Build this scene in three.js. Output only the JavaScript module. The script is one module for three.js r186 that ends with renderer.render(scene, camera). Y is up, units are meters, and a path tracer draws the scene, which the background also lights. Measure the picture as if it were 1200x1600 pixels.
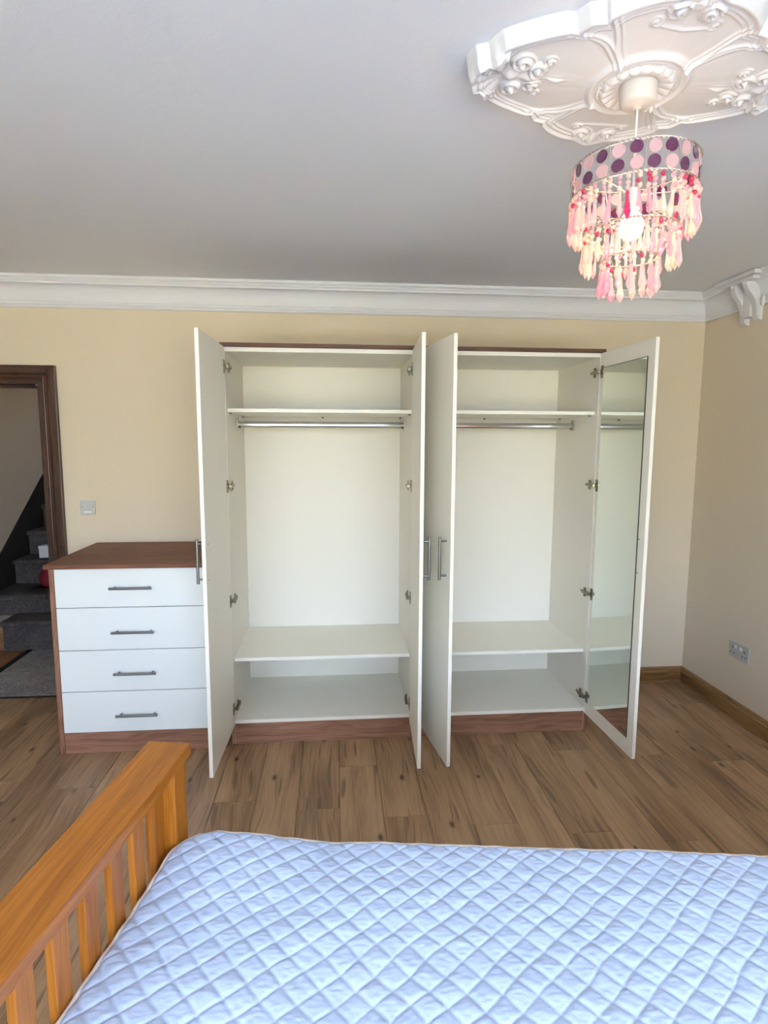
import * as THREE from 'three';
import { RoundedBoxGeometry } from 'three/addons/geometries/RoundedBoxGeometry.js';
import { mergeGeometries, mergeVertices, toCreasedNormals } from 'three/addons/utils/BufferGeometryUtils.js';
import { RectAreaLightUniformsLib } from 'three/addons/lights/RectAreaLightUniformsLib.js';

// ------------------------------------------------------------------ camera, sky, light, exposure
const scene = new THREE.Scene();
const camera = new THREE.PerspectiveCamera(83.15, 0.75, 0.05, 60);
{
  const yaw = 0.0855, pitch = -0.1209, roll = 0.0038;
  const fw = new THREE.Vector3(Math.sin(yaw) * Math.cos(pitch), Math.sin(pitch), -Math.cos(yaw) * Math.cos(pitch));
  const rt = new THREE.Vector3().crossVectors(fw, new THREE.Vector3(0, 1, 0)).normalize();
  const up = new THREE.Vector3().crossVectors(rt, fw);
  const r2 = rt.clone().multiplyScalar(Math.cos(roll)).addScaledVector(up, Math.sin(roll));
  const u2 = up.clone().multiplyScalar(Math.cos(roll)).addScaledVector(rt, -Math.sin(roll));
  const m = new THREE.Matrix4().makeBasis(r2, u2, fw.clone().negate());
  camera.quaternion.setFromRotationMatrix(m);
  camera.position.set(0, 1.5, 3.3411);
}
const SKY = 19.0, SUN = 200, LAMP = 0.24, EXPO = 0.785;
{ // an overcast sky, a little brighter overhead, grey ground below the horizon
  const W = 64, H = 32, d = new Float32Array(W * H * 4);
  for (let y = 0; y < H; y++) for (let x = 0; x < W; x++) {
    const el = ((y + 0.5) / H - 0.5) * Math.PI, s = Math.sin(el), i = (y * W + x) * 4;
    const k = el > 0 ? (1 + 0.5 * s) / 1.3 : 0.5;
    const c = el > 0 ? [0.76, 0.94, 1.20] : [0.92, 0.95, 0.92];
    d[i] = c[0] * k; d[i + 1] = c[1] * k; d[i + 2] = c[2] * k; d[i + 3] = 1;
  }
  const t = new THREE.DataTexture(d, W, H, THREE.RGBAFormat, THREE.FloatType);
  t.mapping = THREE.EquirectangularReflectionMapping; t.magFilter = THREE.LinearFilter; t.minFilter = THREE.LinearFilter; t.needsUpdate = true;
  scene.background = t; scene.backgroundIntensity = SKY;
}
const sun = new THREE.DirectionalLight(new THREE.Color(1, 0.95, 0.86), SUN); // behind the house: it reaches only the garden
sun.position.set(-7, 15, -9); sun.target.position.set(0, 0, 6); sun.castShadow = true; sun.name = 'sun';
Object.assign(sun.shadow.camera, { left: -22, right: 22, top: 22, bottom: -22, near: 1, far: 60 }); sun.shadow.mapSize.set(2048, 2048);
scene.add(sun, sun.target); sun.target.name = 'sun_target';
const renderer = new THREE.WebGLRenderer({ antialias: true });
renderer.toneMapping = THREE.LinearToneMapping;
renderer.toneMappingExposure = EXPO;
renderer.shadowMap.enabled = true;
RectAreaLightUniformsLib.init();

// ------------------------------------------------------------------ helpers
let seed = 7;
const rnd = () => { seed = (seed + 0x6D2B79F5) | 0; let t = Math.imul(seed ^ (seed >>> 15), 1 | seed); t = (t + Math.imul(t ^ (t >>> 7), 61 | t)) ^ t; return ((t ^ (t >>> 14)) >>> 0) / 4294967296; };
const rr = (a, b) => a + (b - a) * rnd();
const clamp = (x, a = 0, b = 1) => Math.min(b, Math.max(a, x));
const sm = (a, b, x) => { const t = clamp((x - a) / (b - a)); return t * t * (3 - 2 * t); };
const used = {};
function numbered(n) { if (used[n] === undefined) { used[n] = 0; return n; } used[n]++; return n + '_' + String(used[n]).padStart(3, '0'); }
function mesh(name, geo, mat, parent) {
  const g = Array.isArray(geo) ? merge(geo) : geo;
  const m = new THREE.Mesh(g, mat); m.castShadow = m.receiveShadow = true;
  m.name = parent ? name : numbered(name); (parent ?? scene).add(m); return m;
}
const flat = (g) => (g.index ? g.toNonIndexed() : g);
function merge(list) {
  return mergeGeometries(list.map((g) => { const h = g.index ? g.toNonIndexed() : g; for (const k of Object.keys(h.attributes)) if (!['position', 'normal', 'uv'].includes(k)) h.deleteAttribute(k); return h; }));
}
function struct(name, geo, mat, parent) { const m = mesh(name, geo, mat, parent); if (!parent) m.userData.kind = 'structure'; return m; }
function thing(name, label, category, pos = [0, 0, 0], turn = 0, group) {
  const o = new THREE.Group(); o.name = numbered(name); o.position.set(...pos); o.rotation.y = turn;
  o.userData = { label, category }; if (group) o.userData.group = group; scene.add(o); return o;
}
function part(name, parent, pos = [0, 0, 0], turn = 0) { const o = new THREE.Group(); o.name = name; o.position.set(...pos); o.rotation.y = turn; parent.add(o); return o; }
// uv in metres, v along the grain axis, with an offset of its own
function metreUV(g, grain = 'y', ou = 0, ov = 0) {
  const p = g.attributes.position, n = g.attributes.normal, uv = new Float32Array(p.count * 2), ax = { x: 0, y: 1, z: 2 }[grain];
  for (let i = 0; i < p.count; i++) {
    const P = [p.getX(i), p.getY(i), p.getZ(i)], N = [Math.abs(n.getX(i)), Math.abs(n.getY(i)), Math.abs(n.getZ(i))];
    const d = N.indexOf(Math.max(...N)), o = [0, 1, 2].filter((k) => k !== d);
    const v = o.includes(ax) ? ax : o[0], u = o.find((k) => k !== v);
    uv[i * 2] = P[u] + ou; uv[i * 2 + 1] = P[v] + ov;
  }
  g.setAttribute('uv', new THREE.BufferAttribute(uv, 2)); return g;
}
// a box from corner to corner with softened edges
function bx(x0, x1, y0, y1, z0, z1, grain = 'y', r = 0.0012) {
  const w = x1 - x0, h = y1 - y0, d = z1 - z0;
  const g = flat(new RoundedBoxGeometry(w, h, d, 1, Math.min(r, w / 2.2, h / 2.2, d / 2.2)));
  metreUV(g, grain, rnd() * 3, rnd() * 3);
  return g.translate((x0 + x1) / 2, (y0 + y1) / 2, (z0 + z1) / 2);
}
function rawBox(x0, x1, y0, y1, z0, z1, grain = 'y') {
  const g = new THREE.BoxGeometry(x1 - x0, y1 - y0, z1 - z0).toNonIndexed(); g.translate((x0 + x1) / 2, (y0 + y1) / 2, (z0 + z1) / 2);
  return metreUV(g, grain);
}
function cyl(r, a, b, seg = 14, r2 = r) {
  const A = new THREE.Vector3(...a), B = new THREE.Vector3(...b), d = B.clone().sub(A), g = new THREE.CylinderGeometry(r2, r, d.length(), seg);
  g.applyQuaternion(new THREE.Quaternion().setFromUnitVectors(new THREE.Vector3(0, 1, 0), d.clone().normalize()));
  return g.translate(...A.add(B).multiplyScalar(0.5).toArray()).toNonIndexed();
}
function sph(r, x, y, z, sx = 1, sy = 1, sz = 1, a = 12, b = 9) { return new THREE.SphereGeometry(r, a, b).scale(sx, sy, sz).translate(x, y, z).toNonIndexed(); }

// ------------------------------------------------------------------ procedural textures
function lattice(px, py, s) { let q = s | 0; const a = new Float32Array(px * py); for (let i = 0; i < a.length; i++) { q = (q + 0x6D2B79F5) | 0; let t = Math.imul(q ^ (q >>> 15), 1 | q); t = (t + Math.imul(t ^ (t >>> 7), 61 | t)) ^ t; a[i] = ((t ^ (t >>> 14)) >>> 0) / 4294967296; } return a; }
function noise2(px, py, s) { // periodic over the unit square
  const a = lattice(px, py, s);
  return (u, v) => { const x = (u - Math.floor(u)) * px, y = (v - Math.floor(v)) * py, i = Math.floor(x) % px, j = Math.floor(y) % py, f = x - Math.floor(x), g = y - Math.floor(y);
    const e = f * f * (3 - 2 * f), h = g * g * (3 - 2 * g), i1 = (i + 1) % px, j1 = (j + 1) % py;
    return (a[j * px + i] * (1 - e) + a[j * px + i1] * e) * (1 - h) + (a[j1 * px + i] * (1 - e) + a[j1 * px + i1] * e) * h; };
}
function tex(W, H, fn, sx, sy, colour = true) {
  const d = new Uint8Array(W * H * 4);
  for (let y = 0; y < H; y++) for (let x = 0; x < W; x++) { const c = fn((x + 0.5) / W, (y + 0.5) / H), i = (y * W + x) * 4; d[i] = clamp(c[0], 0, 255); d[i + 1] = clamp(c[1], 0, 255); d[i + 2] = clamp(c[2], 0, 255); d[i + 3] = 255; }
  const t = new THREE.DataTexture(d, W, H); t.wrapS = t.wrapT = THREE.RepeatWrapping; t.magFilter = THREE.LinearFilter; t.minFilter = THREE.LinearMipmapLinearFilter; t.generateMipmaps = true;
  if (colour) t.colorSpace = THREE.SRGBColorSpace; t.repeat.set(1 / sx, 1 / sy); t.needsUpdate = true; return t;
}
const mix3 = (a, b, t) => [a[0] + (b[0] - a[0]) * t, a[1] + (b[1] - a[1]) * t, a[2] + (b[2] - a[2]) * t];
// wood: W metres across, L metres along the grain
function woodTex(px, py, W, L, base, dark, pale, o = {}) {
  const s = o.seed ?? 1, fine = noise2(Math.round(W * 420), Math.round(L * 14), s), mid = noise2(Math.round(W * 90), Math.round(L * 5), s + 1), big = noise2(Math.max(2, Math.round(W * 16)), Math.max(2, Math.round(L * 2.2)), s + 2), warp = noise2(Math.max(2, Math.round(W * 9)), Math.max(2, Math.round(L * 4)), s + 3);
  const knots = (o.knots ?? []), streakN = noise2(Math.round(W * 60), Math.round(L * 5), s + 5);
  return tex(px, py, (u, v) => {
    let du = 0, kd = 0;
    for (const [ku, kv, kr] of knots) { let ex = (u - ku); ex -= Math.round(ex); let ey = (v - kv); ey -= Math.round(ey); const X = ex * W / kr, Y = ey * L / (kr * 2.2), q = Math.exp(-(X * X + Y * Y)); kd = Math.max(kd, Math.exp(-(X * X + Y * Y) * 2.5)); du += q * X * 0.12; }
    const uu = u + du + (warp(u, v) - 0.5) * (o.warp ?? 0.1);
    const ring = 0.5 + 0.5 * Math.sin(2 * Math.PI * (Math.round(W * (o.rings ?? 40)) * uu + 2.5 * (mid(uu, v) - 0.5)));
    const g = (fine(uu, v) - 0.5) * (o.fine ?? 0.5) + (mid(uu, v) - 0.5) * (o.mid ?? 0.5) + (ring - 0.5) * (o.ring ?? 0.3) + (big(u, v) - 0.5) * (o.big ?? 0.5);
    let c = g < 0 ? mix3(base, dark, clamp(-g * 1.6)) : mix3(base, pale, clamp(g * 1.6));
    if (o.streak) c = mix3(c, dark, o.streak * sm(0.66, 0.86, streakN(uu, v)) * sm(0.35, 0.7, mid(uu, v)));
    if (kd > 0.02) c = mix3(c, o.knot ?? dark, clamp(kd * 1.1));
    return c;
  }, W, L);
}
const speck = (px, s, amp, n1, n2, mid = 128) => { const a = noise2(n1, n1, s), b = noise2(n2, n2, s + 9); return (u, v) => mid + amp * ((a(u, v) - 0.5) * 1.1 + (b(u, v) - 0.5)); };
const bumpOf = (px, size, s, n1, n2) => { const f = speck(px, s, 110, n1, n2); return tex(px, px, (u, v) => { const k = f(u, v); return [k, k, k]; }, size, size, false); };

const T = {};
T.plaster = bumpOf(512, 0.7, 31, 24, 130);
T.orange = bumpOf(512, 0.5, 37, 40, 190);
T.walnut = woodTex(512, 1024, 0.5, 1.6, [150, 107, 84], [108, 72, 54], [176, 135, 112], { seed: 11, rings: 26, ring: 0.28, fine: 0.5, mid: 0.45, big: 0.4 });
T.oak = woodTex(512, 1024, 0.4, 1.5, [163, 98, 27], [124, 67, 15], [186, 122, 46], { seed: 21, rings: 50, ring: 0.14, fine: 0.6, mid: 0.3, big: 0.35, warp: 0.05 });
T.mahog = woodTex(256, 512, 0.25, 1.2, [58, 31, 17], [30, 14, 8], [84, 48, 26], { seed: 41, rings: 30, ring: 0.3, knots: [[0.5, 0.3, 0.02], [0.2, 0.75, 0.016]], knot: [28, 12, 6] });
T.skirt = woodTex(256, 1024, 0.25, 2.0, [136, 102, 64], [88, 58, 32], [162, 126, 82], { seed: 45, rings: 30, ring: 0.25, knots: [[0.5, 0.3, 0.02], [0.3, 0.8, 0.02]], knot: [60, 32, 16] });
T.floor = [0, 1, 2, 3].map((k) => woodTex(384, 1536, 0.35, 1.4, [[158, 126, 94], [146, 114, 83], [166, 133, 100], [150, 120, 92]][k], [96, 70, 49], [186, 153, 119],
  { seed: 60 + k * 7, rings: 12, ring: 0.05, fine: 0.34, mid: 0.34, big: 0.75, warp: 0.07, streak: 0.6, knot: [62, 42, 28], knots: [[0.25, 0.2 + 0.1 * k, 0.009], [0.72, 0.62 - 0.07 * k, 0.013]] }));
T.carpet = (() => { const a = noise2(200, 200, 71), b = noise2(60, 60, 72), c = noise2(9, 9, 73); return tex(512, 512, (u, v) => { const k = 0.8 + 0.34 * (a(u, v) - 0.5) + 0.2 * (b(u, v) - 0.5) + 0.12 * (c(u, v) - 0.5) + (a(v, u) > 0.92 ? 0.12 : 0); return [188 * k, 181 * k, 178 * k]; }, 0.6, 0.6); })();
T.carpetB = bumpOf(512, 0.6, 75, 90, 230);
T.fabric = bumpOf(512, 0.12, 77, 70, 190);

// ------------------------------------------------------------------ materials (base colours, plain unless noted)
const S = (color, o = {}) => new THREE.MeshStandardMaterial({ color, roughness: 0.6, ...o });
const P = (color, o = {}) => new THREE.MeshPhysicalMaterial({ color, roughness: 0.5, ...o });
const M = {
  wall: S('#ddceb6', { roughness: 0.72, bumpMap: T.plaster, bumpScale: 0.0006 }),
  wallSide: S('#d8cab4', { roughness: 0.72, bumpMap: T.plaster, bumpScale: 0.0006 }),
  ceiling: S('#eeeef1', { roughness: 0.78, bumpMap: T.orange, bumpScale: 0.0004 }),
  trim: S('#ebeaec', { roughness: 0.5 }),
  plasterwork: S('#dddbdc', { roughness: 0.5 }),
  hall: S('#dccab4', { roughness: 0.75 }),
  white: P('#f8f3e5', { roughness: 0.42 }),
  cream: P('#f1ebdd', { roughness: 0.5 }),
  edge: P('#f4f1ea', { roughness: 0.4 }),
  drawer: P('#eef2f0', { roughness: 0.33 }),
  walnut: P('#ffffff', { map: T.walnut, roughness: 0.55 }),
  walnutTop: P('#c8b6aa', { map: T.walnut, roughness: 0.6 }),
  walnutDark: P('#8d7a6c', { map: T.walnut, roughness: 0.6 }),
  oak: P('#ffffff', { map: T.oak, roughness: 0.38, clearcoat: 0.15, clearcoatRoughness: 0.35 }),
  mahog: P('#ffffff', { map: T.mahog, roughness: 0.35 }),
  skirt: P('#ffffff', { map: T.skirt, roughness: 0.4 }),
  hallWood: P('#f0dcc6', { map: T.floor[0], roughness: 0.5 }),
  floor: T.floor.map((t) => P('#ffffff', { map: t, roughness: 0.42 })),
  gap: S('#1e1510', { roughness: 0.9 }),
  steel: S('#83858a', { metalness: 1, roughness: 0.32 }),
  hinge: S('#8d8778', { metalness: 1, roughness: 0.34 }),
  chrome: S('#c9c9cb', { metalness: 1, roughness: 0.12 }),
  dark: S('#191513', { roughness: 0.9 }),
  mirror: S('#e9efe9', { metalness: 1, roughness: 0.015 }),
  mirrorEdge: S('#3a3a36', { metalness: 0.6, roughness: 0.4 }),
  carpet: S('#ffffff', { map: T.carpet, roughness: 1, bumpMap: T.carpetB, bumpScale: 0.002 }),
  carpetShaded: S('#8a8686', { map: T.carpet, roughness: 1, bumpMap: T.carpetB, bumpScale: 0.002 }),  // same carpet as the hall floor, darkened to paint in the stair shade
  plastic: P('#e8e8ea', { roughness: 0.35 }),
  plasticGrey: P('#8b8b8b', { roughness: 0.4 }),
  clothSkyTint: S('#bfcfec', { roughness: 0.85, bumpMap: T.fabric, bumpScale: 0.0003 }),  // white cover; the blue of the skylight is put into its colour
  piping: S('#f6eeea', { roughness: 0.8 }),
  red: S('#7a1224', { roughness: 0.8 }),
  frameWhite: P('#f2f2f2', { roughness: 0.4 }),
  glass: P('#ffffff', { transmission: 1, thickness: 0, roughness: 0, ior: 1.45 }),
  ground: S('#b2b8c0', { roughness: 0.95 }),
  added_hedge: S('#91885a', { roughness: 0.95 }),
  wire: S('#d8d2cc', { metalness: 1, roughness: 0.25 }),
  cord: S('#d9d6d2', { roughness: 0.6 }),
  purple: P('#4a0d3a', { roughness: 0.12, clearcoat: 0.6 }),
  pale: P('#f4dadd', { roughness: 0.12, transmission: 0.68, thickness: 0 }),
  drops: ['#fdeae6', '#f8d2dc', '#fdf2e6', '#e0447f'].map((c) => P(c, { roughness: 0.08, transmission: 0.62, thickness: 0, clearcoat: 0.6, clearcoatRoughness: 0.05 })),
  cup: P('#d6d1ca', { roughness: 0.4 }), plate: P('#c3c3c1', { roughness: 0.35 }), plateGrey: P('#b2b3b0', { roughness: 0.35 }),
};

// ------------------------------------------------------------------ the room
const XR = 2.186, XL = -2.65, H = 2.357, ZR = 4.85, HL = -4.2;
const DX0 = -2.56, DX1 = -1.57, DH = 1.835;             // door opening in the back wall
const WX0 = -1.75, WX1 = 1.5, WY0 = 0.5, WY1 = 2.16;     // window opening behind the camera

struct('floor', rawBox(XL - 0.12, XR + 0.12, -0.1, -0.012, -0.06, ZR + 0.12), M.gap);
const floor = scene.getObjectByName('floor');
{ // laminate planks laid away from the viewer, each with a bevelled edge
  const pw = 0.1755, L = 1.26;
  const plankGeo = (x0, x1, z0, z1) => {
    const b = 0.0022, h = 0.0016, g = new THREE.BufferGeometry(), p = [], uv = [], ou = rnd() * 4, ov = rnd() * 4, fl = rnd() < 0.5 ? -1 : 1;
    const T0 = [[x0 + b, 0, z0 + b], [x1 - b, 0, z0 + b], [x1 - b, 0, z1 - b], [x0 + b, 0, z1 - b]], B0 = [[x0 + 4e-4, -h, z0 + 4e-4], [x1 - 4e-4, -h, z0 + 4e-4], [x1 - 4e-4, -h, z1 - 4e-4], [x0 + 4e-4, -h, z1 - 4e-4]];
    const D0 = B0.map(([x, , z]) => [x, -0.012, z]);
    const q = (a, bb, c, d) => { for (const k of [a, d, c, a, c, bb]) { p.push(...k); uv.push(k[0] + ou, (k[2] * fl) + ov); } };
    q(...T0); for (let i = 0; i < 4; i++) { const j = (i + 1) % 4; q(T0[j], T0[i], B0[i], B0[j]); q(B0[j], B0[i], D0[i], D0[j]); }
    g.setAttribute('position', new THREE.Float32BufferAttribute(p, 3)); g.setAttribute('uv', new THREE.Float32BufferAttribute(uv, 2)); g.computeVertexNormals(); return g;
  };
  const rows = Math.ceil((XR - XL) / pw) + 1, x00 = 0.013 - pw * 16;
  for (let i = 0; i < rows + 1; i++) {
    const x0 = Math.max(XL, x00 + i * pw), x1 = Math.min(XR, x00 + (i + 1) * pw); if (x1 - x0 < 0.02) continue;
    let z = -0.06 - ((i * 0.47 * L) % L) - 0.02; if (i === 16) z = 0.815 - L;
    for (; z < ZR; z += L) { const a = Math.max(-0.06, z), b = Math.min(ZR, z + L); if (b - a > 0.03) mesh('plank', plankGeo(x0, x1, a, b), M.floor[Math.floor(rnd() * 4)], floor); }
  }
}
struct('ceiling', rawBox(XL - 0.12, XR + 0.12, H, H + 0.12, -0.12, ZR + 0.12), M.ceiling);
struct('wall_back', [rawBox(XL - 0.12, DX0, 0, H, -0.12, 0), rawBox(DX1, XR + 0.12, -0.1, H, -0.12, 0), rawBox(DX0, DX1, DH, H, -0.12, 0)], M.wall);
struct('wall_right', rawBox(XR, XR + 0.12, -0.1, H, -0.12, ZR + 0.12), M.wallSide);
struct('wall_left', rawBox(XL - 0.12, XL, -0.1, H, -0.12, ZR + 0.12), M.wallSide);
struct('wall_rear', [rawBox(XL, WX0, -0.1, H, ZR, ZR + 0.12), rawBox(WX1, XR, -0.1, H, ZR, ZR + 0.12), rawBox(WX0, WX1, -0.1, WY0, ZR, ZR + 0.12), rawBox(WX0, WX1, WY1, H, ZR, ZR + 0.12)], M.wallSide);
{ // the window behind the camera: three lights with a transom
  const w = struct('window_1', [bx(WX0, WX0 + 0.06, WY0, WY1, ZR + 0.03, ZR + 0.09), bx(WX1 - 0.06, WX1, WY0, WY1, ZR + 0.03, ZR + 0.09), bx(WX0 + 0.06, WX1 - 0.06, WY0, WY0 + 0.06, ZR + 0.03, ZR + 0.09), bx(WX0 + 0.06, WX1 - 0.06, WY1 - 0.06, WY1, ZR + 0.03, ZR + 0.09)], M.frameWhite);
  for (let k = 1; k < 3; k++) { const x = WX0 + (WX1 - WX0) * k / 3; mesh('mullion', bx(x - 0.035, x + 0.035, WY0 + 0.06, WY1 - 0.06, ZR + 0.03, ZR + 0.09), M.frameWhite, w); }
  for (let k = 0; k < 3; k++) { const a = WX0 + (WX1 - WX0) * k / 3, b = WX0 + (WX1 - WX0) * (k + 1) / 3; const g = new THREE.PlaneGeometry(b - a - 0.06, WY1 - WY0 - 0.1).translate((a + b) / 2, (WY0 + WY1) / 2, ZR + 0.06); mesh('pane', g, M.glass, w); }
  mesh('window_sill', bx(WX0 - 0.05, WX1 + 0.05, WY0 - 0.03, WY0, ZR - 0.1, ZR + 0.03, 'x'), M.frameWhite, w);
}
struct('ground', rawBox(-20, 20, -0.6, -0.5, ZR + 0.2, 30), M.ground);
{ // an unseen hedge, added to bounce yellow-green light onto the upper walls
  const g = new THREE.BoxGeometry(16, 1.5, 0.9, 120, 12, 8), p = g.attributes.position, n = noise2(90, 30, 301), n2 = noise2(31, 13, 302);
  for (let i = 0; i < p.count; i++) { const u = p.getX(i) / 16 + 0.5 + p.getZ(i) * 0.2, v = p.getY(i) / 1.9 + 0.5 + p.getZ(i) * 0.3, k = (n(u, v) + n2(u, v) - 1) * 0.14; p.setXYZ(i, p.getX(i), p.getY(i) + k, p.getZ(i) + k); }
  g.computeVertexNormals(); g.translate(0, 0.25, ZR + 7); struct('added_hedge', g, M.added_hedge);
}

// a moulding: profile [out from wall, height] swept along x or z with mitred ends
function sweep(profile, a, b, place, miter = [0, 0]) {
  const p = [], n = profile.length, at = (k, e) => { const [o, y] = profile[k]; const t = e ? b + miter[1] * o : a + miter[0] * o; return place(t, y, o); };
  const uv = [];
  for (let k = 0; k < n - 1; k++) { const A = at(k, 0), B = at(k, 1), C = at(k + 1, 1), D = at(k + 1, 0); for (const q of [A, B, C, A, C, D]) p.push(...q); const u0 = profile[k][1] + profile[k][0], u1 = profile[k + 1][1] + profile[k + 1][0]; uv.push(u0, a, u0, b, u1, b, u0, a, u1, b, u1, a); }
  for (const e of [0, 1]) { const c = profile.map((_, k) => at(k, e)); const tri = THREE.ShapeUtils.triangulateShape(profile.map(([o, y]) => new THREE.Vector2(o, y)), []); for (const t of tri) { for (const i of t) { p.push(...c[i]); uv.push(profile[i][0], profile[i][1]); } } }
  const g = new THREE.BufferGeometry(); g.setAttribute('position', new THREE.Float32BufferAttribute(p, 3)); g.setAttribute('uv', new THREE.Float32BufferAttribute(uv, 2)); g.computeVertexNormals(); return g;
}
const cornice = [[0, 2.205], [0.012, 2.207], [0.016, 2.214], [0.012, 2.221], [0.008, 2.224], [0.013, 2.229], [0.013, 2.236]];
for (let i = 0; i <= 8; i++) { const t = i / 8; cornice.push([0.018 + 0.047 * (1 - Math.cos(t * Math.PI / 2)), 2.238 + 0.078 * Math.sin(t * Math.PI / 2)]); }
cornice.push([0.072, 2.316], [0.072, 2.326], [0.08, 2.33], [0.084, 2.338], [0.09, 2.34], [0.095, 2.345], [0.096, 2.351], [0.093, H], [0, H]);
struct('trim_1', sweep(cornice, XL, XR, (t, y, o) => [t, y, o], [0, -1]), M.trim);
struct('trim_2', sweep(cornice, 0, ZR, (t, y, o) => [XR - o, y, t], [1, 0]), M.trim);
const board = [[0, 0], [0.018, 0], [0.018, 0.072], [0.014, 0.079], [0.014, 0.086], [0.009, 0.094], [0.006, 0.098], [0, 0.098]];
struct('baseboard_back', sweep(board, -1.5, XR, (t, y, o) => [t, y, o], [0, -1]), M.skirt);
struct('baseboard_right', sweep(board, 0, ZR, (t, y, o) => [XR - o, y, t], [1, 0]), M.skirt);

// door frame: stepped architrave, lining, stop
{
  const d = struct('door_1', [bx(DX1 - 0.03, DX1, 0, DH, -0.13, 0.004), bx(DX0, DX0 + 0.03, 0, DH, -0.13, 0.004), bx(DX0 + 0.03, DX1 - 0.03, DH - 0.03, DH, -0.13, 0.004, 'x')], M.mahog);
  const arch = [[0, 0], [0.022, 0], [0.024, 0.004], [0.024, 0.040], [0.019, 0.046], [0.017, 0.05], [0.013, 0.052], [0.013, 0.06], [0.010, 0.066], [0.012, 0.07], [0.008, 0.076], [0, 0.076]]; // [out, in from outer edge]
  mesh('architrave', sweep(arch, 0, 1.902, (t, w, o) => [-1.501 - w, t, o], [0, 0]), M.mahog, d);
  mesh('architrave', sweep(arch, DX0 - 0.06, -1.501, (t, w, o) => [t - (t > -2 ? w : -w), 1.902 - w, o], [0, 0]), M.mahog, d);
  mesh('door_stop', [bx(-1.65, -1.60, 0, 1.805, -0.13, -0.09), bx(DX0 + 0.03, -1.60, 1.79, 1.805, -0.13, -0.09, 'x')], M.mahog, d);
  mesh('strike_plate', [bx(-1.617, -1.6, 1.795, 1.804, -0.05, 0.0), cyl(0.005, [-1.61, 1.786, -0.03], [-1.61, 1.803, -0.03], 10)], M.steel, d);
  mesh('threshold_strip', bx(DX0, DX1, -0.006, 0.006, -0.085, -0.055, 'x'), M.dark, d);
}

// ------------------------------------------------------------------ the hall behind the door
struct('floor_hall', rawBox(-2.17, -0.9, -0.1, 0.008, HL, -0.07), M.carpet);
const hf = struct('floor_hall_wood', rawBox(-3.7, -2.2, -0.1, -0.006, -1.0, -0.12, 'z'), M.gap);
for (let k = 0; k < 8; k++) mesh('plank', bx(-2.2 - 0.176 * (k + 1) + 0.001, -2.2 - 0.176 * k - 0.001, -0.006, 0.006, -0.99, -0.13, 'z'), M.hallWood, hf);
struct('trim_3', bx(-2.2, -2.165, -0.01, 0.014, -0.88, -0.13, 'z'), M.dark);
struct('wall_hall_left', rawBox(-3.82, -3.7, -0.1, 2.6, -1.12, -0.12), M.hall);
struct('wall_hall_stair', rawBox(-2.68, -2.5615, -0.1, 2.6, HL, -1.0), M.hall);
struct('wall_hall_return', rawBox(-3.7, -2.68, -0.1, 2.6, -1.12, -1.0), M.hall);
struct('wall_hall_end', rawBox(-2.56, -0.78, -0.1, 2.6, HL - 0.12, HL), M.hall);
struct('wall_hall_right', [rawBox(-0.9, -0.78, -0.1, 2.6, HL, -2.7), rawBox(-0.9, -0.78, -0.1, 2.6, -2.42, -0.12), rawBox(-0.9, -0.78, -0.1, 1.6, -2.7, -2.42), rawBox(-0.9, -0.78, 2.2, 2.6, -2.7, -2.42)], M.hall);
{  // unseen window, added to bring daylight onto the stairs and hall walls
  const w = struct('added_window_2', [bx(-0.87, -0.81, 1.6, 2.2, -2.46, -2.42), bx(-0.87, -0.81, 1.6, 2.2, -2.7, -2.66), bx(-0.87, -0.81, 1.6, 1.64, -2.66, -2.46, 'z'), bx(-0.87, -0.81, 2.16, 2.2, -2.66, -2.46, 'z')], M.frameWhite);
  mesh('pane', new THREE.PlaneGeometry(0.21, 0.53).rotateY(Math.PI / 2).translate(-0.84, 1.9, -2.56), M.glass, w);
}
struct('wall_hall_front', [rawBox(-3.7, XL - 0.12, -0.1, 2.6, -0.12, 0)], M.hall);
struct('ceiling_hall', rawBox(-3.82, -0.78, 2.6, 2.72, HL - 0.12, -0.12), M.hall);
struct('wall_hall_gap', rawBox(XL - 0.12, XR + 0.12, H, 2.72, -0.12, 0), M.hall);
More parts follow.
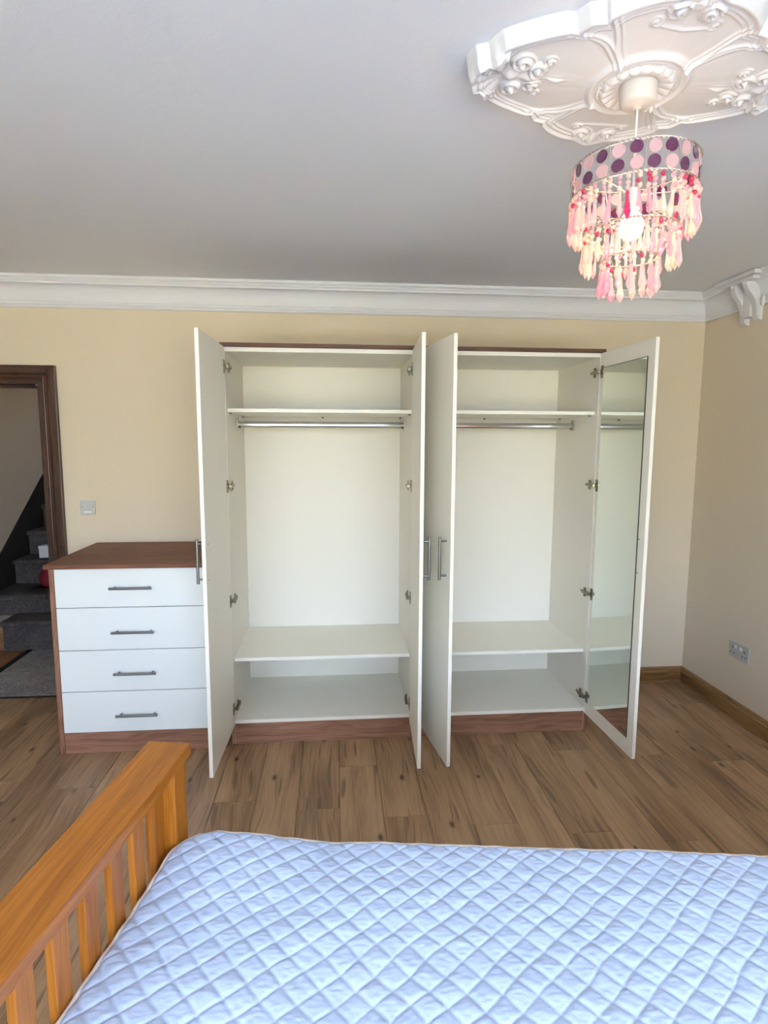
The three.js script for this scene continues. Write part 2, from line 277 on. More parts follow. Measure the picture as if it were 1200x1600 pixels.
{
  const st = thing('staircase', 'grey carpeted staircase climbing away behind the open doorway', 'staircase', [-2.1, 0, -0.85]);
  const lev = [0, 0.226, 0.368, 0.561, 0.756, 0.948, 1.14, 1.33, 1.52], zz = [-0.85, -1.056, -1.401, -1.639, -1.903, -2.13, -2.36, -2.59, -2.82];
  for (let k = 0; k < 8; k++) {
    const y0 = lev[k], y1 = lev[k + 1], z0 = zz[k], z1 = zz[k + 1] - 0.02, x0 = k === 0 ? -2.36 : -2.56, x1 = -1.2;
    const sh = new THREE.Shape(), r = 0.02, n = 0.018; // side profile with a padded, rounded nosing: x = depth from the nosing, y = height
    sh.moveTo(0, y0 - (k ? 0.02 : 0)); sh.lineTo(0, y1 - 2 * r - 0.01); sh.quadraticCurveTo(0, y1 - 2 * r, -n * 0.5, y1 - 1.8 * r); sh.absarc(-n + r * 0.2, y1 - r, r, -Math.PI * 0.6 + Math.PI * 2, Math.PI * 0.5, true);
    sh.lineTo(z0 - z1, y1); sh.lineTo(z0 - z1, y0 - (k ? 0.02 : 0));
    const right = k === 1 ? -2.14 : x1;
    const g = new THREE.ExtrudeGeometry(sh, { depth: right - x0, bevelEnabled: false, curveSegments: 6 });
    g.rotateY(Math.PI / 2); g.translate(x0 + 2.1, 0, z0 + 0.85); // shape x -> -z
    const parts = [metreUV(g, 'x', rnd(), rnd())];
    if (k === 1) { // rounded end of the second step
      const e = new THREE.CylinderGeometry(0.17, 0.17, y1 - y0 + 0.02, 24).toNonIndexed(); e.translate(right + 2.1 - 0.06, (y0 + y1) / 2 - 0.01, z0 + 0.85 - 0.165); parts.push(metreUV(e, 'x'));
    }
    mesh('step', parts, M.carpetShaded, st);
  }
  // stringer board on the left wall
  const sg = new THREE.Shape(); sg.moveTo(-0.95, 0); sg.lineTo(-0.95, 0.42); sg.lineTo(-1.246, 0.639); sg.lineTo(-1.993, 1.222); sg.lineTo(-3.3, 2.24); sg.lineTo(-3.3, 1.6); sg.lineTo(-1.2, 0); sg.closePath();
  const g = new THREE.ExtrudeGeometry(sg, { depth: 0.02, bevelEnabled: false }); g.rotateY(-Math.PI / 2); g.scale(1, 1, 1);
  // after the turn: shape x -> z, depth -> -x
  g.translate(-2.54 + 2.1, 0, 0.85);
  mesh('stringer', metreUV(g, 'z'), M.dark, st);
}
{
  struct('trim_4', bx(-2.56, -2.362, 0.006, 0.2, -0.9, -0.872, 'x'), M.hallWood); // skirting end beside the first step
}
{
  const b = thing('white_box', 'small white box with a lid sitting on a stair tread', 'box', [-2.31, 0.561, -1.5]);
  mesh('box_body', bx(-0.065, 0.065, 0, 0.075, -0.06, 0.05), M.plastic, b); mesh('lid', bx(-0.068, 0.068, 0.075, 0.097, -0.063, 0.053), M.plastic, b);
}
{
  const g = new THREE.SphereGeometry(0.1, 24, 16), p = g.attributes.position;
  for (let i = 0; i < p.count; i++) { const x = p.getX(i), y = p.getY(i), z = p.getZ(i), k = 1 + 0.12 * Math.sin(7 * Math.atan2(z, x)) * (y + 0.1) / 0.2; p.setXYZ(i, x * 1.05 * k * (1 - 0.35 * (y > 0 ? y / 0.1 : 0)), Math.max(y, -0.06) * 1.25 + 0.075, z * 0.7 * k); }
  g.computeVertexNormals();
  const b = mesh('red_bag', g, M.red); b.position.set(-2.2, 0.369, -1.3); b.userData = { label: 'dark red soft bag lying on the second stair', category: 'bag' };
}

// ------------------------------------------------------------------ wardrobes
const ZF = 0.567;
function barHandle(len, post, stand) { // along local y, sticking out along +z
  return [cyl(0.006, [0, -len / 2, stand], [0, len / 2, stand], 14), cyl(0.0045, [0, -post / 2, 0], [0, -post / 2, stand], 10), cyl(0.0045, [0, post / 2, 0], [0, post / 2, stand], 10)];
}
function makeDoor(parent, x0, hx, side, ang, mirror) {
  const w = 0.4466, y0 = 0.099, y1 = 1.930, t = 0.008, s = side;
  const d = part('door', parent, [hx - x0, 0, ZF + 0.009], s > 0 ? -ang : ang);
  const X = (a, b) => s > 0 ? [a, b] : [-b, -a];
  mesh('leaf', bx(...X(0.001, w), y0, y1, -t, t), M.white, d);
  const h = barHandle(0.185, 0.148, 0.03).map((g) => g.translate(s * 0.4, 1.012, t)); if (!mirror) mesh('handle', h, M.steel, d);
  for (const y of [1.84, 1.29, 0.738, 0.194]) {
    const g = [bx(...X(0.004, 0.030), y - 0.030, y + 0.030, -t - 0.0025, -t), cyl(0.014, [s * 0.018, y, -t], [s * 0.018, y, -t - 0.006], 16), cyl(0.004, [s * 0.018, y - 0.023, -t], [s * 0.018, y - 0.023, -t - 0.005], 8), cyl(0.004, [s * 0.018, y + 0.023, -t], [s * 0.018, y + 0.023, -t - 0.005], 8),
      bx(...X(-0.052, 0.016), y - 0.0075, y + 0.0075, -t - 0.022, -t - 0.008), bx(...X(-0.048, -0.028), y - 0.024, y + 0.024, -t - 0.0125, -t - 0.0085), cyl(0.005, [s * -0.036, y - 0.017, -t - 0.008], [s * -0.036, y - 0.017, -t - 0.017], 8), cyl(0.005, [s * -0.036, y + 0.017, -t - 0.008], [s * -0.036, y + 0.017, -t - 0.017], 8), bx(...X(-0.074, -0.05), y - 0.005, y + 0.005, -t - 0.018, -t - 0.009)];
    mesh('hinge', g, M.hinge, d);
  }
  if (mirror) {
    mesh('mirror', bx(...X(0.032, 0.395), 0.175, 1.857, -t - 0.0035, -t - 0.0002, 'y', 0.0006), M.mirror, d);
    mesh('mirror_trim', [bx(...X(0.395, 0.3985), 0.175, 1.857, -t - 0.0042, -t), bx(...X(0.032, 0.3985), 1.857, 1.8595, -t - 0.0042, -t)], M.mirrorEdge, d);
  }
  for (const dy of [-0.074, 0.074]) mesh('screw_cap', cyl(0.004, [s * 0.405, 1.012 + dy, -t + 0.001], [s * 0.405, 1.012 + dy, -t - 0.001], 10), M.plasticGrey, d);
}
function makeWardrobe(label, xa, xb, doors) {
  const W = thing('wardrobe', label, 'wardrobe', [xa, 0, 0], 0, 'open white wardrobes along the back wall'), w = xb - xa, t = 0.016, Z0 = 0.02;
  for (const [a, b] of [[0, t], [w - t, w]]) mesh('side_panel', bx(a, b, 0, 1.931, Z0, ZF - 0.001), M.cream, W);
  mesh('front_edging', [bx(0, t, 0.1, 1.931, ZF - 0.001, ZF, 'y', 0.0004), bx(w - t, w, 0.1, 1.931, ZF - 0.001, ZF, 'y', 0.0004)], M.edge, W);
  mesh('top_board', bx(-0.004, w + 0.004, 1.931, 1.948, Z0 - 0.015, ZF + 0.02, 'x'), M.walnutDark, W);
  mesh('top_panel', bx(t, w - t, 1.911, 1.931, Z0, ZF, 'x'), M.white, W);
  mesh('back_panel', bx(t, w - t, 0.1, 1.911, Z0, 0.04), M.cream, W);
  mesh('base_panel', bx(t, w - t, 0.106, 0.124, 0.04, ZF, 'x'), M.white, W);
  mesh('plinth', bx(t, w - t, 0, 0.106, ZF - 0.018, ZF - 0.001, 'x'), M.walnut, W);
  for (const [a, b] of [[0, t], [w - t, w]]) mesh('plinth_end', bx(a, b, 0.0, 0.098, ZF, ZF + 0.0015), M.walnut, W);
  mesh('upper_shelf', bx(t, w - t, 1.637, 1.654, 0.04, 0.53, 'x'), M.white, W);
  mesh('lower_shelf', bx(t, w - t, 0.413, 0.430, 0.04, 0.53, 'x'), M.white, W);
  const rail = new THREE.CylinderGeometry(0.015, 0.015, w - 2 * t - 0.008, 24).scale(0.55, 1, 1).rotateX(0).toNonIndexed(); // oval tube, tall side up
  rail.rotateZ(Math.PI / 2); rail.applyMatrix4(new THREE.Matrix4().makeTranslation(w / 2, 1.588, 0.28)); rail.computeVertexNormals();
  const oval = new THREE.Shape(); oval.absellipse(0, 0, 0.0075, 0.0155, 0, Math.PI * 2);
  const og = new THREE.ExtrudeGeometry(oval, { depth: w - 2 * t - 0.006, bevelEnabled: false, curveSegments: 24 }).rotateY(Math.PI / 2).translate(t + 0.003, 1.588, 0.28);
  const R = mesh('hanging_rail', toCreasedNormals(og, 0.6), M.chrome, W);
  for (const x of [t, w - t]) { const s = x < w / 2 ? 1 : -1; mesh('rail_socket', [bx(Math.min(x, x + s * 0.008), Math.max(x, x + s * 0.008), 1.565, 1.618, 0.268, 0.292), bx(Math.min(x, x + s * 0.02), Math.max(x, x + s * 0.02), 1.568, 1.5725, 0.27, 0.29)], M.hinge, W); }
  for (const [x, z] of [[t + 0.006, 0.49], [w - t - 0.006, 0.49], [t + 0.006, 0.1], [w - t - 0.006, 0.1], [w / 2, 0.06]]) mesh('shelf_stud', cyl(0.005, [x, 1.628, z], [x, 1.637, z], 10, 0.0065), M.plasticGrey, W);
  for (const d of doors) makeDoor(W, xa, ...d);
}
makeWardrobe('white two-door wardrobe standing next to the chest of drawers, no mirror, both doors open', -0.517, 0.389, [[-0.509, 1, 1.601, false], [0.3771, -1, 1.5195, false]]);
makeWardrobe('white two-door wardrobe nearer the right wall, long mirror inside its right door', 0.405, 1.306, [[0.4130, 1, 1.4122, false], [1.299, -1, 1.6149, true]]);

// ------------------------------------------------------------------ chest of drawers
{
  const x0 = -1.324, x1 = -0.535, C = thing('chest_of_drawers', 'low chest of four white drawers with brown walnut top beside the doorway', 'chest', [x0, 0, 0]), w = x1 - x0, zc = 0.60, t = 0.022;
  for (const [a, b] of [[0, t], [w - t, w]]) mesh('side_panel', bx(a, b, 0, 0.912, 0.02, zc), M.walnut, C);
  mesh('top', bx(-0.013, w + 0.013, 0.912, 0.932, 0.01, zc + 0.025, 'x', 0.002), M.walnutTop, C);
  mesh('back_panel', bx(t, w - t, 0.02, 0.912, 0.02, 0.03), M.cream, C);
  mesh('plinth', bx(t, w - t, 0, 0.103, zc - 0.02, zc - 0.004, 'x'), M.walnut, C);
  const ys = [[0.724, 0.911], [0.517, 0.7205], [0.3125, 0.5135], [0.107, 0.309]];
  ys.forEach(([a, b], i) => {
    const D = part('drawer', C, [0, 0, 0]);
    mesh('drawer_front', bx(t + 0.003, w - t - 0.003, a, b, zc - 0.016, zc + 0.002, 'x', 0.001), M.drawer, D);
    mesh('drawer_box', [bx(t + 0.015, t + 0.028, a + 0.02, b - 0.04, 0.08, zc - 0.016), bx(w - t - 0.028, w - t - 0.015, a + 0.02, b - 0.04, 0.08, zc - 0.016), bx(t + 0.028, w - t - 0.028, a + 0.02, a + 0.028, 0.08, zc - 0.016, 'x')], M.cream, D);
    const hy = [0.818, 0.606, 0.4035, 0.1955][i];
    mesh('handle', barHandle(0.193, 0.155, 0.028).map((g) => g.rotateZ(Math.PI / 2).translate(-0.951 - x0, hy, zc + 0.002)), M.steel, D);
  });
}

// ------------------------------------------------------------------ wall fittings
{
  const s = thing('light_switch', 'square white switch plate on the back wall above the chest', 'switch', [-1.376, 1.129, 0]);
  mesh('plate', bx(-0.041, 0.041, -0.041, 0.041, 0, 0.008, 'y', 0.003), M.plate, s);
  mesh('rocker', bx(-0.014, 0.014, -0.012, 0.008, 0.008, 0.0115, 'y', 0.0015), M.plate, s);
  for (const x of [-0.03, 0.03]) mesh('screw', cyl(0.0035, [x, 0.006, 0.0075], [x, 0.006, 0.009], 10), M.plasticGrey, s);
  mesh('cord_outlet', bx(-0.02, 0.02, -0.03, -0.02, 0.008, 0.0105, 'x', 0.001), M.plastic, s);
}
{
  const s = thing('wall_socket', 'white double socket low on the right wall above the wooden skirting', 'socket', [XR, 0.376, 0.497], -Math.PI / 2);
  mesh('plate', bx(-0.078, 0.078, -0.043, 0.043, 0, 0.009, 'y', 0.003), M.plateGrey, s);
  for (const k of [-1, 1]) {
    mesh('switch_rocker', bx(k * 0.02 - 0.008, k * 0.02 + 0.008, 0.012, 0.03, 0.009, 0.013, 'y', 0.0015), M.plastic, s);
for (const [a, b, c, d] of [[-0.003, 0.003, 0.006, 0.018], [-0.016, -0.008, -0.02, -0.014], [0.008, 0.016, -0.02, -0.014]]) mesh('pin_hole', rawBox(k * 0.045 + a, k * 0.045 + b, c, d, 0.0085, 0.0094), M.dark, s);
  }
}
{ // plaster corbel under the right-hand cornice
  const c = thing('plaster_corbel', 'white scrolled plaster corbel under the cornice of the right wall', 'corbel', [XR, 2.119, 0.40], -Math.PI / 2);
  mesh('cap', [bx(-0.15, 0.15, 0.213, 0.234, 0, 0.125), bx(-0.12, 0.12, 0.198, 0.213, 0, 0.11)], M.plasterwork, c);
  const sh = new THREE.Shape(); sh.moveTo(0, 0); sh.quadraticCurveTo(0.035, 0.0, 0.03, 0.05); sh.quadraticCurveTo(0.035, 0.1, 0.075, 0.14); sh.quadraticCurveTo(0.1, 0.17, 0.09, 0.2); sh.lineTo(0, 0.2); sh.closePath();
  for (const x of [-0.045, 0.045]) { const g = new THREE.ExtrudeGeometry(sh, { depth: 0.03, bevelEnabled: true, bevelSize: 0.003, bevelThickness: 0.003, bevelSegments: 2, curveSegments: 10 }).rotateY(-Math.PI / 2).translate(x + 0.015, x < 0 ? 0 : 0.012, 0); mesh('scroll', g, M.plasterwork, c); }
  mesh('body', bx(-0.03, 0.03, 0.03, 0.2, 0, 0.045, 'y', 0.008), M.plasterwork, c);
  for (const q of [[0.014, -0.075, 0.11, 0.02, 1, 2, 0.8], [0.014, 0.085, 0.1, 0.02, 1, 2, 0.8], [0.011, -0.045, 0.196, 0.1], [0.011, 0.045, 0.196, 0.1]]) mesh('rosette', sph(...q), M.plasterwork, c);
}

// ------------------------------------------------------------------ ceiling rose
const RX = 0.70, RZ = 1.955;
{
  // outline radius by angle inside a quadrant (0 = long axis)
  const key = [[0, 0.395], [6, 0.385], [8, 0.362], [15, 0.350], [25, 0.305], [34, 0.272], [36, 0.257], [43, 0.262], [49, 0.247], [51, 0.255], [60, 0.263], [72, 0.268], [80, 0.268], [84, 0.276], [90, 0.290]];
  const R = (th) => { let q = Math.abs(((th * 180 / Math.PI) % 360 + 360) % 360); if (q > 180) q = 360 - q; if (q > 90) q = 180 - q; for (let i = 1; i < key.length; i++) if (q <= key[i][0]) { const [a, b] = key[i - 1], [c, d] = key[i]; const t = (q - a) / (c - a); return b + (d - b) * t; } return 0.29; };
  const quad = (th) => { let q = Math.abs(((th * 180 / Math.PI) % 360 + 360) % 360); if (q > 180) q = 360 - q; if (q > 90) q = 180 - q; return q; };
  const bumpR = (d, w) => Math.exp(-(d * d) / (w * w));
  const spiral = (x, y, cx, cy, r, s) => { const dx = x - cx, dy = y - cy, rad = Math.hypot(dx, dy); if (rad > r * 1.15) return 0; const a = Math.atan2(dy * s, dx), k = (rad / r * 1.7 - a / (2 * Math.PI)); const f = k - Math.floor(k); return Math.pow(Math.sin(Math.PI * f), 0.8) * sm(r * 1.15, r * 0.85, rad) * (1 - 0.4 * rad / r) + bumpR(rad, r * 0.25) * 0.5; };
  const height = (rho, th, Rm) => { // metres below the ceiling
    const q = quad(th), x = Math.abs(Math.cos(th)) * rho, z = Math.abs(Math.sin(th)) * rho, d = Rm - rho;
    let h = 0.040 - 0.012 * sm(0.05, 0.3, rho / Rm * 0.3);
    h += 0.009 * bumpR(d - 0.010, 0.008) + 0.005 * bumpR(d - 0.026, 0.005) + 0.003 * bumpR(d - 0.037, 0.004);  // edge moulding
    if (d < 0.006) h -= 0.012 * (1 - d / 0.006);
    // straps: pairs of ribs from the medallion out to both sides of the diagonal
    const e = sm(0.1, 0.27, rho), lo = 44 - 10 * e + 5 * Math.sin(Math.PI * e), hi = 44 + 8 * e + 2 * Math.sin(Math.PI * e);
    if (rho > 0.095 && d > 0.02) for (const c of [lo, hi]) { const dd = (q - c) * Math.PI / 180 * rho; h += (0.0045 * bumpR(dd, 0.0042) + 0.003 * bumpR(dd + (c === lo ? 0.012 : -0.012), 0.004)) * sm(0.095, 0.105, rho); }
    // medallion
    h += 0.010 * bumpR(rho - 0.104, 0.008) + 0.006 * bumpR(rho - 0.088, 0.004);
    if (rho < 0.085) h += 0.004 + 0.012 * sm(0.04, 0.075, rho) * (1 - sm(0.074, 0.085, rho)) * (0.55 + 0.45 * Math.pow(Math.abs(Math.cos(th * 9)), 0.7));
    const h0 = h; // shells and scrolls at the four lobes
    if (q < 32) { const ax = x - 0.335, az = z, rr2 = Math.hypot(ax, az), aa = Math.atan2(az, ax + 0.02);
      const rs = Math.hypot(x - 0.325, z); if (x > 0.32 && rs < 0.078) h += (0.018 * (0.4 + 0.6 * Math.abs(Math.cos(Math.atan2(z, x - 0.318) * 5.5))) * sm(0.004, 0.04, rs) + 0.012) * sm(0.078, 0.068, rs);
      h += 0.022 * spiral(x, z, 0.283, 0.045, 0.026, 1) + 0.02 * spiral(x, z, 0.242, 0.027, 0.022, -1) + 0.018 * bumpR(Math.hypot(x - 0.3, z), 0.014) + 0.016 * bumpR(Math.hypot((x - 0.255) * 0.6, z), 0.012) + 0.012 * spiral(x, z, 0.225, 0.055, 0.016, 1) + 0.01 * bumpR(Math.hypot((x - 0.195) * 0.6, z), 0.01) * (0.6 + 0.4 * Math.cos(z * 500)); }
    if (q > 60) { h += 0.02 * spiral(z, x, 0.222, 0.034, 0.025, -1) + 0.016 * bumpR(Math.hypot(x, z - 0.24), 0.014) + 0.012 * bumpR(Math.hypot((z - 0.252) , x * 0.7), 0.012) * (0.6 + 0.4 * Math.cos(x * 420)) + 0.008 * spiral(z, x, 0.188, 0.06, 0.015, 1) + 0.006 * bumpR(z - 0.175 - 0.1 * x, 0.004) * sm(0.07, 0.03, x); }
    return h0 + (h - h0) * 0.6;
  };
  const NT = 900, NR = 150, pos = [], idx = [];
  for (let i = 0; i < NT; i++) { const th = i / NT * Math.PI * 2, Rm = R(th); for (let j = 0; j <= NR; j++) { const rho = Rm * Math.pow(j / NR, 0.85); pos.push(Math.cos(th) * rho, -height(rho, th, Rm), Math.sin(th) * rho); }
    const ho = height(Rm, th, Rm); for (let j = 1; j <= 3; j++) { const k = j / 3; pos.push(Math.cos(th) * (Rm + 0.006 * k * k), -ho * (1 - k), Math.sin(th) * (Rm + 0.006 * k * k)); } }
  const N1 = NR + 4;
  for (let i = 0; i < NT; i++) for (let j = 0; j < N1 - 1; j++) { const a = i * N1 + j, b = ((i + 1) % NT) * N1 + j; idx.push(a, a + 1, b, b, a + 1, b + 1); }
  const g = new THREE.BufferGeometry(); g.setAttribute('position', new THREE.Float32BufferAttribute(pos, 3)); g.setIndex(idx); g.computeVertexNormals();
  const m = mesh('ceiling_rose', g, M.plasterwork); m.position.set(RX, H, RZ);
  m.userData = { label: 'ornate white plaster ceiling rose with shells and scrolls around the pendant', category: 'ceiling rose' };
}

// ------------------------------------------------------------------ pendant lamp with beaded shade
{
  const LX = 0.70, LZ = 1.964;
  const L = thing('pendant_lamp', 'tiered pink and purple beaded pendant lampshade hanging from the ceiling rose', 'pendant lamp', [LX, 1.845, LZ]);
  const Y = (y) => y - 1.845;
  const prof = [[0.001, 2.262], [0.008, 2.262], [0.010, 2.267], [0.030, 2.269], [0.0375, 2.274], [0.040, 2.282], [0.041, 2.318]].map(([r, y]) => new THREE.Vector2(r, Y(y)));
  mesh('ceiling_cup', new THREE.LatheGeometry(prof, 40), M.cup, L);
  mesh('cord', cyl(0.0028, [0, Y(2.07), 0], [0, Y(2.266), 0], 10), M.cord, L);
  mesh('lamp_holder', [cyl(0.017, [0, Y(2.045), 0], [0, Y(2.09), 0], 20, 0.012)], M.plastic, L);
  const ring = (r, y, tr = 0.0028) => { const g = []; for (const k of [0, 1]) { const pts = []; for (let i = 0; i < 160; i++) { const a = i / 160 * Math.PI * 2, w = a * 40 + k * Math.PI; pts.push(new THREE.Vector3(Math.cos(a) * (r + tr * 0.6 * Math.cos(w)), y + tr * 0.6 * Math.sin(w), Math.sin(a) * (r + tr * 0.6 * Math.cos(w)))); } g.push(new THREE.TubeGeometry(new THREE.CatmullRomCurve3(pts, true), 320, tr * 0.6, 5, true).toNonIndexed()); } return g; };
  const R1 = 0.138, R2 = 0.104, R3 = 0.062, y1 = Y(2.137), y2 = Y(2.073), y3 = Y(1.992), y4 = Y(1.932);
  const wires = [];
  for (let k = 0; k < 12; k++) { const a = (k + 0.6) / 12 * Math.PI * 2; wires.push(cyl(0.0016, [Math.cos(a) * R1, y2, Math.sin(a) * R1], [Math.cos(a) * R1, y1, Math.sin(a) * R1], 6)); }
  for (let k = 0; k < 3; k++) { const a = k / 3 * Math.PI * 2 + 0.4; wires.push(cyl(0.0016, [0, Y(2.075), 0], [Math.cos(a) * R1, y2, Math.sin(a) * R1], 6)); wires.push(cyl(0.0012, [Math.cos(a) * R1, y2, Math.sin(a) * R1], [Math.cos(a) * R2, y3, Math.sin(a) * R2], 6)); wires.push(cyl(0.0012, [Math.cos(a) * R2, y3, Math.sin(a) * R2], [Math.cos(a) * R3, y4, Math.sin(a) * R3], 6)); }
  mesh('wire_frame', [...ring(R1, y1), ...ring(R1, y2), ...ring(R2, y3, 0.0024), ...ring(R3, y4, 0.0024), ...wires], M.wire, L);
  // flat discs in the top band, purple and pale in turn
  const disc = new THREE.CylinderGeometry(0.0135, 0.0135, 0.0028, 28, 1).rotateX(Math.PI / 2);
  for (let k = 0; k < 12; k++) for (const [du, dv, dk] of [[-0.0185, 0.016, 1], [0.0185, 0.016, 0], [-0.0165, -0.0155, 0], [0.0175, -0.0155, 1]]) {
    const a = (k - 0.6) / 12 * Math.PI * 2 + du / R1, m = mesh('disc', disc, dk ? M.purple : M.pale, L);
    m.position.set(Math.sin(a) * R1, (y1 + y2) / 2 + dv + rr(-0.001, 0.001), Math.cos(a) * R1); m.rotation.set(rr(-0.1, 0.1), a + rr(-0.12, 0.12), 0, 'YXZ');
  }
  // faceted drops on short strings of beads
  const dropG = (len, w) => { const g = new THREE.LatheGeometry([[0.0004, 0], [w * 0.35, -0.002], [w * 0.55, -0.006], [w * 0.45, -0.01], [w * 0.6, -len * 0.4], [w, -len * 0.72], [w * 0.8, -len * 0.82], [0.0003, -len]].map(([r, y]) => new THREE.Vector2(r, y)), 6).toNonIndexed(); g.computeVertexNormals(); return g; };
  const long = [dropG(0.056, 0.0072), dropG(0.062, 0.008)], wide = [dropG(0.056, 0.0095), dropG(0.062, 0.0105)];
  const bead = new THREE.OctahedronGeometry(0.0055, 1), beads = [[], [], [], []];
  const strand = (r, a, y, nb, gs, tint) => {
    let yy = y - 0.003; const x = Math.sin(a) * r, z = Math.cos(a) * r;
    for (let i = 0; i < nb; i++) { yy -= 0.0055; const c = rnd() < 0.12 ? 3 : Math.floor(rnd() * 3); beads[c].push(bead.clone().scale(1, rr(0.85, 1.3), 1).rotateY(rnd() * 3).translate(x + rr(-0.002, 0.002), yy, z + rr(-0.002, 0.002))); yy -= 0.0055; }
    const m = mesh('drop', gs[Math.floor(rnd() * gs.length)], M.drops[tint ?? (rnd() < 0.5 ? 0 : rnd() < 0.6 ? 1 : rnd() < 0.75 ? 2 : 3)], L); m.position.set(x, yy, z); m.rotation.set(rr(-0.09, 0.09), rnd() * 3, rr(-0.09, 0.09));
  };
  for (let i = 0; i < 48; i++) strand(R1, i / 48 * Math.PI * 2 + rr(-0.03, 0.03), y2, 3, long);
  for (let i = 0; i < 32; i++) strand(R2, i / 32 * Math.PI * 2 + rr(-0.04, 0.04), y3, 2, long);
  for (let i = 0; i < 15; i++) strand(R3, i / 15 * Math.PI * 2 + rr(-0.05, 0.05), y4, 2, wide, rnd() < 0.6 ? 0 : 1);
  for (let i = 0; i < 20; i++) { const a = i / 20 * Math.PI * 2; for (const [r, y] of [[0.09, y3 - 0.006], [0.078, y3 - 0.02], [0.068, y3 - 0.036]]) beads[Math.floor(rnd() * 3)].push(bead.clone().translate(Math.sin(a + r * 9) * r, y, Math.cos(a + r * 9) * r)); }
  beads.forEach((b, i) => { if (b.length) { const m = mesh('bead_string', b, M.drops[i], L); m.userData.kind = 'stuff'; } });
  const bulb = new THREE.LatheGeometry([[0.012, 0.03], [0.014, 0.02], [0.022, 0.008], [0.028, -0.012], [0.026, -0.028], [0.016, -0.041], [0.0005, -0.046]].map(([r, y]) => new THREE.Vector2(r, y)), 28);
  const bm = mesh('bulb', bulb, S('#fff3dc', { emissive: new THREE.Color(1, 0.80, 0.48), emissiveIntensity: 5, roughness: 0.4 }), L); bm.position.set(0, Y(2.02), 0);
  const pl = new THREE.PointLight(new THREE.Color(1, 0.76, 0.45), LAMP, 0, 2); pl.position.set(0, Y(2.012), 0); pl.castShadow = true; pl.shadow.radius = 1.2; pl.shadow.bias = -0.001; pl.name = 'bulb_light'; L.add(pl);
}

// ------------------------------------------------------------------ bed and mattress
{
  const ang = 9.1 * Math.PI / 180, far = [-0.334, 0, 2.05];
  // local frame of the footboard: x = away from the mattress is negative, z = along the rail towards the viewer
  const B = thing('bed_frame', 'golden oak slatted bed frame with a broad footboard rail at lower left', 'bed', far, -ang);
  const len = 1.42, hc = 0.81;
  mesh('cap_rail', bx(-0.101, 0, hc - 0.027, hc, 0, len, 'z', 0.0035), M.oak, B);
  mesh('apron_rail', bx(-0.077, -0.024, hc - 0.062, hc - 0.0275, 0.02, len - 0.02, 'z', 0.002), M.oak, B);
  mesh('lower_rail', bx(-0.072, -0.028, 0.24, 0.36, 0.06, len - 0.06, 'z', 0.002), M.oak, B);
  for (const z of [0.008, len - 0.068]) mesh('post', bx(-0.084, -0.012, 0, hc - 0.0275, z, z + 0.06, 'y', 0.003), M.oak, B);
  for (let k = 0; k < 15; k++) { const z = 0.078 + k * 0.0834; mesh('slat', bx(-0.052, -0.036, 0.36, hc - 0.062, z, z + 0.041, 'y', 0.003), M.oak, B); }
  for (const z of [0.03, len - 0.055]) mesh('side_rail', bx(-0.012, 1.95, 0.22, 0.35, z, z + 0.025, 'x', 0.003), M.oak, B);
  mesh('bed_base', bx(0.0, 1.94, 0.33, 0.355, 0.055, len - 0.055, 'x'), M.oak, B);
  for (const z of [0.02, len - 0.08]) mesh('head_post', bx(1.95, 2.01, 0, 0.98, z, z + 0.06, 'y', 0.003), M.oak, B);
  mesh('headboard', bx(1.965, 1.995, 0.4, 0.95, 0.08, len - 0.08, 'z', 0.003), M.oak, B);
}
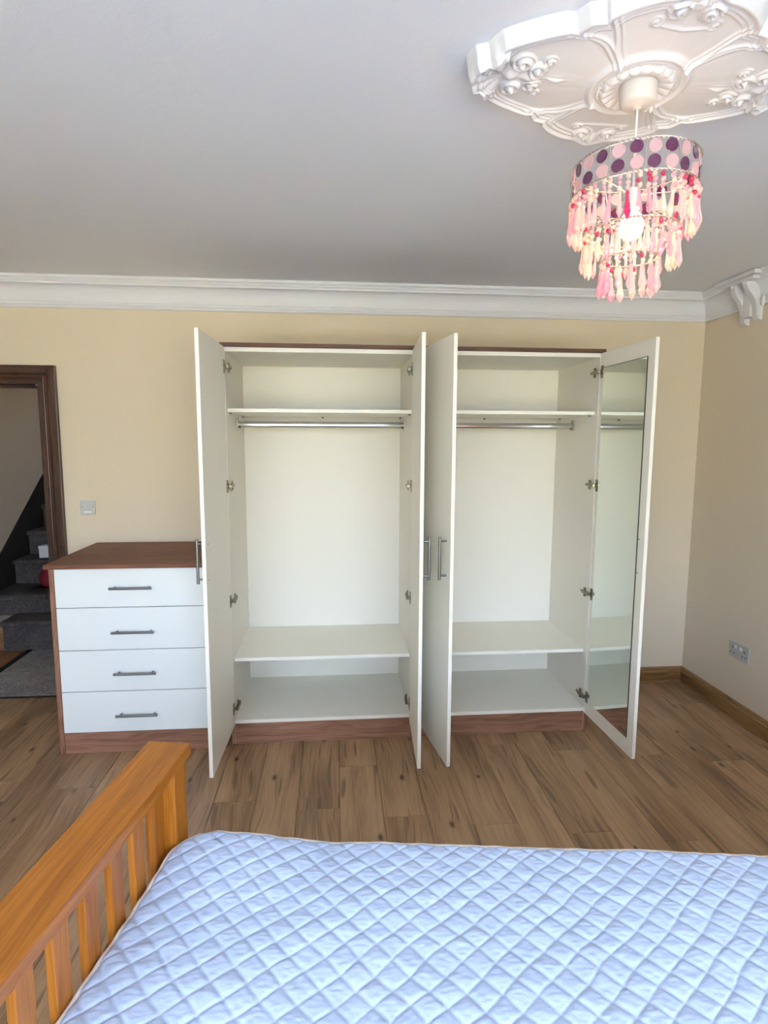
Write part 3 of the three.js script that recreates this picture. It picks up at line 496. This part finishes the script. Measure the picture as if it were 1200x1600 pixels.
{
  const a = 7.6 * Math.PI / 180, L = 1.9, Wd = 1.34, top = 0.606, base = 0.357;
  const B = thing('mattress', 'white quilted mattress, skylight blue put into its colour, with diamond stitching and piped edge on the oak bed', 'mattress', [-0.352, base, 2.074], -a);
  // local x along the length, local z across towards the viewer
  const n1 = noise2(24, 18, 201), n2 = noise2(70, 50, 202), n3 = noise2(160, 300, 203), n4 = noise2(9, 7, 204);
  const rc = 0.08, er = 0.016;
  const edgeIn = (x, z) => { const qx = Math.abs(x - L / 2) - (L / 2 - rc), qz = Math.abs(z - Wd / 2) - (Wd / 2 - rc); return rc - (Math.hypot(Math.max(qx, 0), Math.max(qz, 0)) + Math.min(Math.max(qx, qz), 0)); };
  const clampIn = (x, z) => { let X = x - L / 2, Z = z - Wd / 2; const bx0 = L / 2 - rc, bz = Wd / 2 - rc; if (Math.abs(X) > bx0 && Math.abs(Z) > bz) { const dx = Math.abs(X) - bx0, dz = Math.abs(Z) - bz, l = Math.hypot(dx, dz); if (l > rc) { X = Math.sign(X) * (bx0 + dx / l * rc); Z = Math.sign(Z) * (bz + dz / l * rc); } } return [X + L / 2, Z + Wd / 2]; };
  const hgt = (x, z) => {
    const d = Math.max(0, edgeIn(x, z)), U = x / L, V = z / Wd;
    const wx = (n1(U, V) - 0.5) * 0.009, wz = (n1(V + 0.37, U) - 0.5) * 0.009;
    const u = (x + wx) / 0.0585, v = (z + wz) / 0.056, p = Math.abs(Math.sin(Math.PI * (u + v))), q = Math.abs(Math.sin(Math.PI * (u - v)));
    const puff = (1 - Math.exp(-p / 0.21)) * (1 - Math.exp(-q / 0.21)) * (0.72 + 0.28 * Math.sqrt(p * q));
    const wr = (n3(U, V) - 0.5) * 0.0016 * puff + (n2(U, V) - 0.5) * 0.0018;
    let y = top - base + 0.0042 * puff * (0.8 + 0.4 * n2(V, U)) + wr + (n4(U, V) - 0.5) * 0.008;
    y += 0.012 * Math.exp(-((x - 0.1) ** 2 + (z - 0.05) ** 2) / 0.02) - 0.006 * Math.exp(-((x - 0.34) ** 2) / 0.006 - (z * z) / 0.01);
    y -= 0.006 * Math.exp(-d / 0.05);
    if (d < er) y -= er * 0.75 * (1 - Math.sqrt(Math.max(0, 1 - ((er - d) / er) ** 2)));
    return y;
  };
  const slip = (x, z) => 0.06 * z * Math.exp(-x / 0.35) * Math.exp(-((Math.max(0, z - 0.45) / 0.4) ** 2)); // the side against the footboard has slipped a little askew
  const NX = 490, NZ = 290, pos = [], idx = [], uv = [], gx = (i) => (i < 440 ? 1.32 * i / 440 : 1.32 + (L - 1.32) * (i - 440) / 50), gz = (j) => (j < 250 ? 0.68 * j / 250 : 0.68 + (Wd - 0.68) * (j - 250) / 40);
  for (let j = 0; j <= NZ; j++) for (let i = 0; i <= NX; i++) { const [x, z] = clampIn(gx(i), gz(j)); pos.push(x - slip(x, z), hgt(x, z), z); uv.push(x, z); }
  for (let j = 0; j < NZ; j++) for (let i = 0; i < NX; i++) { const k = j * (NX + 1) + i; idx.push(k, k + NX + 1, k + 1, k + 1, k + NX + 1, k + NX + 2); }
  const g = new THREE.BufferGeometry(); g.setAttribute('position', new THREE.Float32BufferAttribute(pos, 3)); g.setAttribute('uv', new THREE.Float32BufferAttribute(uv, 2)); g.setIndex(idx); g.computeVertexNormals();
  mesh('quilted_top', g, M.clothSkyTint, B);
  // boundary loop, used for the piping and the side band
  const loop = []; const nC = 8, cs = [[L - rc, rc, -90], [L - rc, Wd - rc, 0], [rc, Wd - rc, 90], [rc, rc, 180]];
  for (let c = 0; c < 4; c++) { for (let k = 0; k <= nC; k++) { const t = (cs[c][2] + 90 * k / nC) * Math.PI / 180; loop.push([cs[c][0] + Math.cos(t) * rc, cs[c][1] + Math.sin(t) * rc]); }
    const A = loop[loop.length - 1], t2 = cs[(c + 1) % 4][2] * Math.PI / 180, E = [cs[(c + 1) % 4][0] + Math.cos(t2) * rc, cs[(c + 1) % 4][1] + Math.sin(t2) * rc], n = c % 2 ? 60 : 40; for (let k = 1; k < n; k++) loop.push([A[0] + (E[0] - A[0]) * k / n, A[1] + (E[1] - A[1]) * k / n]); }
  const pts = loop.map(([x, z]) => new THREE.Vector3(x - slip(x, z), hgt(x, z) + 0.001, z));
  mesh('piping', new THREE.TubeGeometry(new THREE.CatmullRomCurve3(pts, true), 420, 0.0064, 8, true), M.piping, B);
  const sp = [], si = [], su = []; const rows = 8; let acc = 0;
  loop.concat([loop[0]]).forEach(([x, z], i) => { const y = hgt(x, z), nx = x < rc ? -1 : x > L - rc ? 1 : 0, nz = z < rc ? -1 : z > Wd - rc ? 1 : 0; for (let r = 0; r <= rows; r++) { const t = r / rows, b = 0.008 * Math.sin(Math.PI * t) + 0.002 * Math.sin(i * 0.9 + r); sp.push(x - slip(x, z) - nx * 0.004, y * (1 - t) + 0.001, z - nz * 0.004); su.push(i * 0.04, t * 0.22); } });
  const nl = loop.length; for (let i = 0; i < nl; i++) for (let r = 0; r < rows; r++) { const k = i * (rows + 1) + r; si.push(k, k + rows + 1, k + 1, k + 1, k + rows + 1, k + rows + 2); }
  const sg = new THREE.BufferGeometry(); sg.setAttribute('position', new THREE.Float32BufferAttribute(sp, 3)); sg.setAttribute('uv', new THREE.Float32BufferAttribute(su, 2)); sg.setIndex(si); sg.computeVertexNormals();
  mesh('side_band', sg, M.clothSkyTint, B);
}
renderer.render(scene, camera);
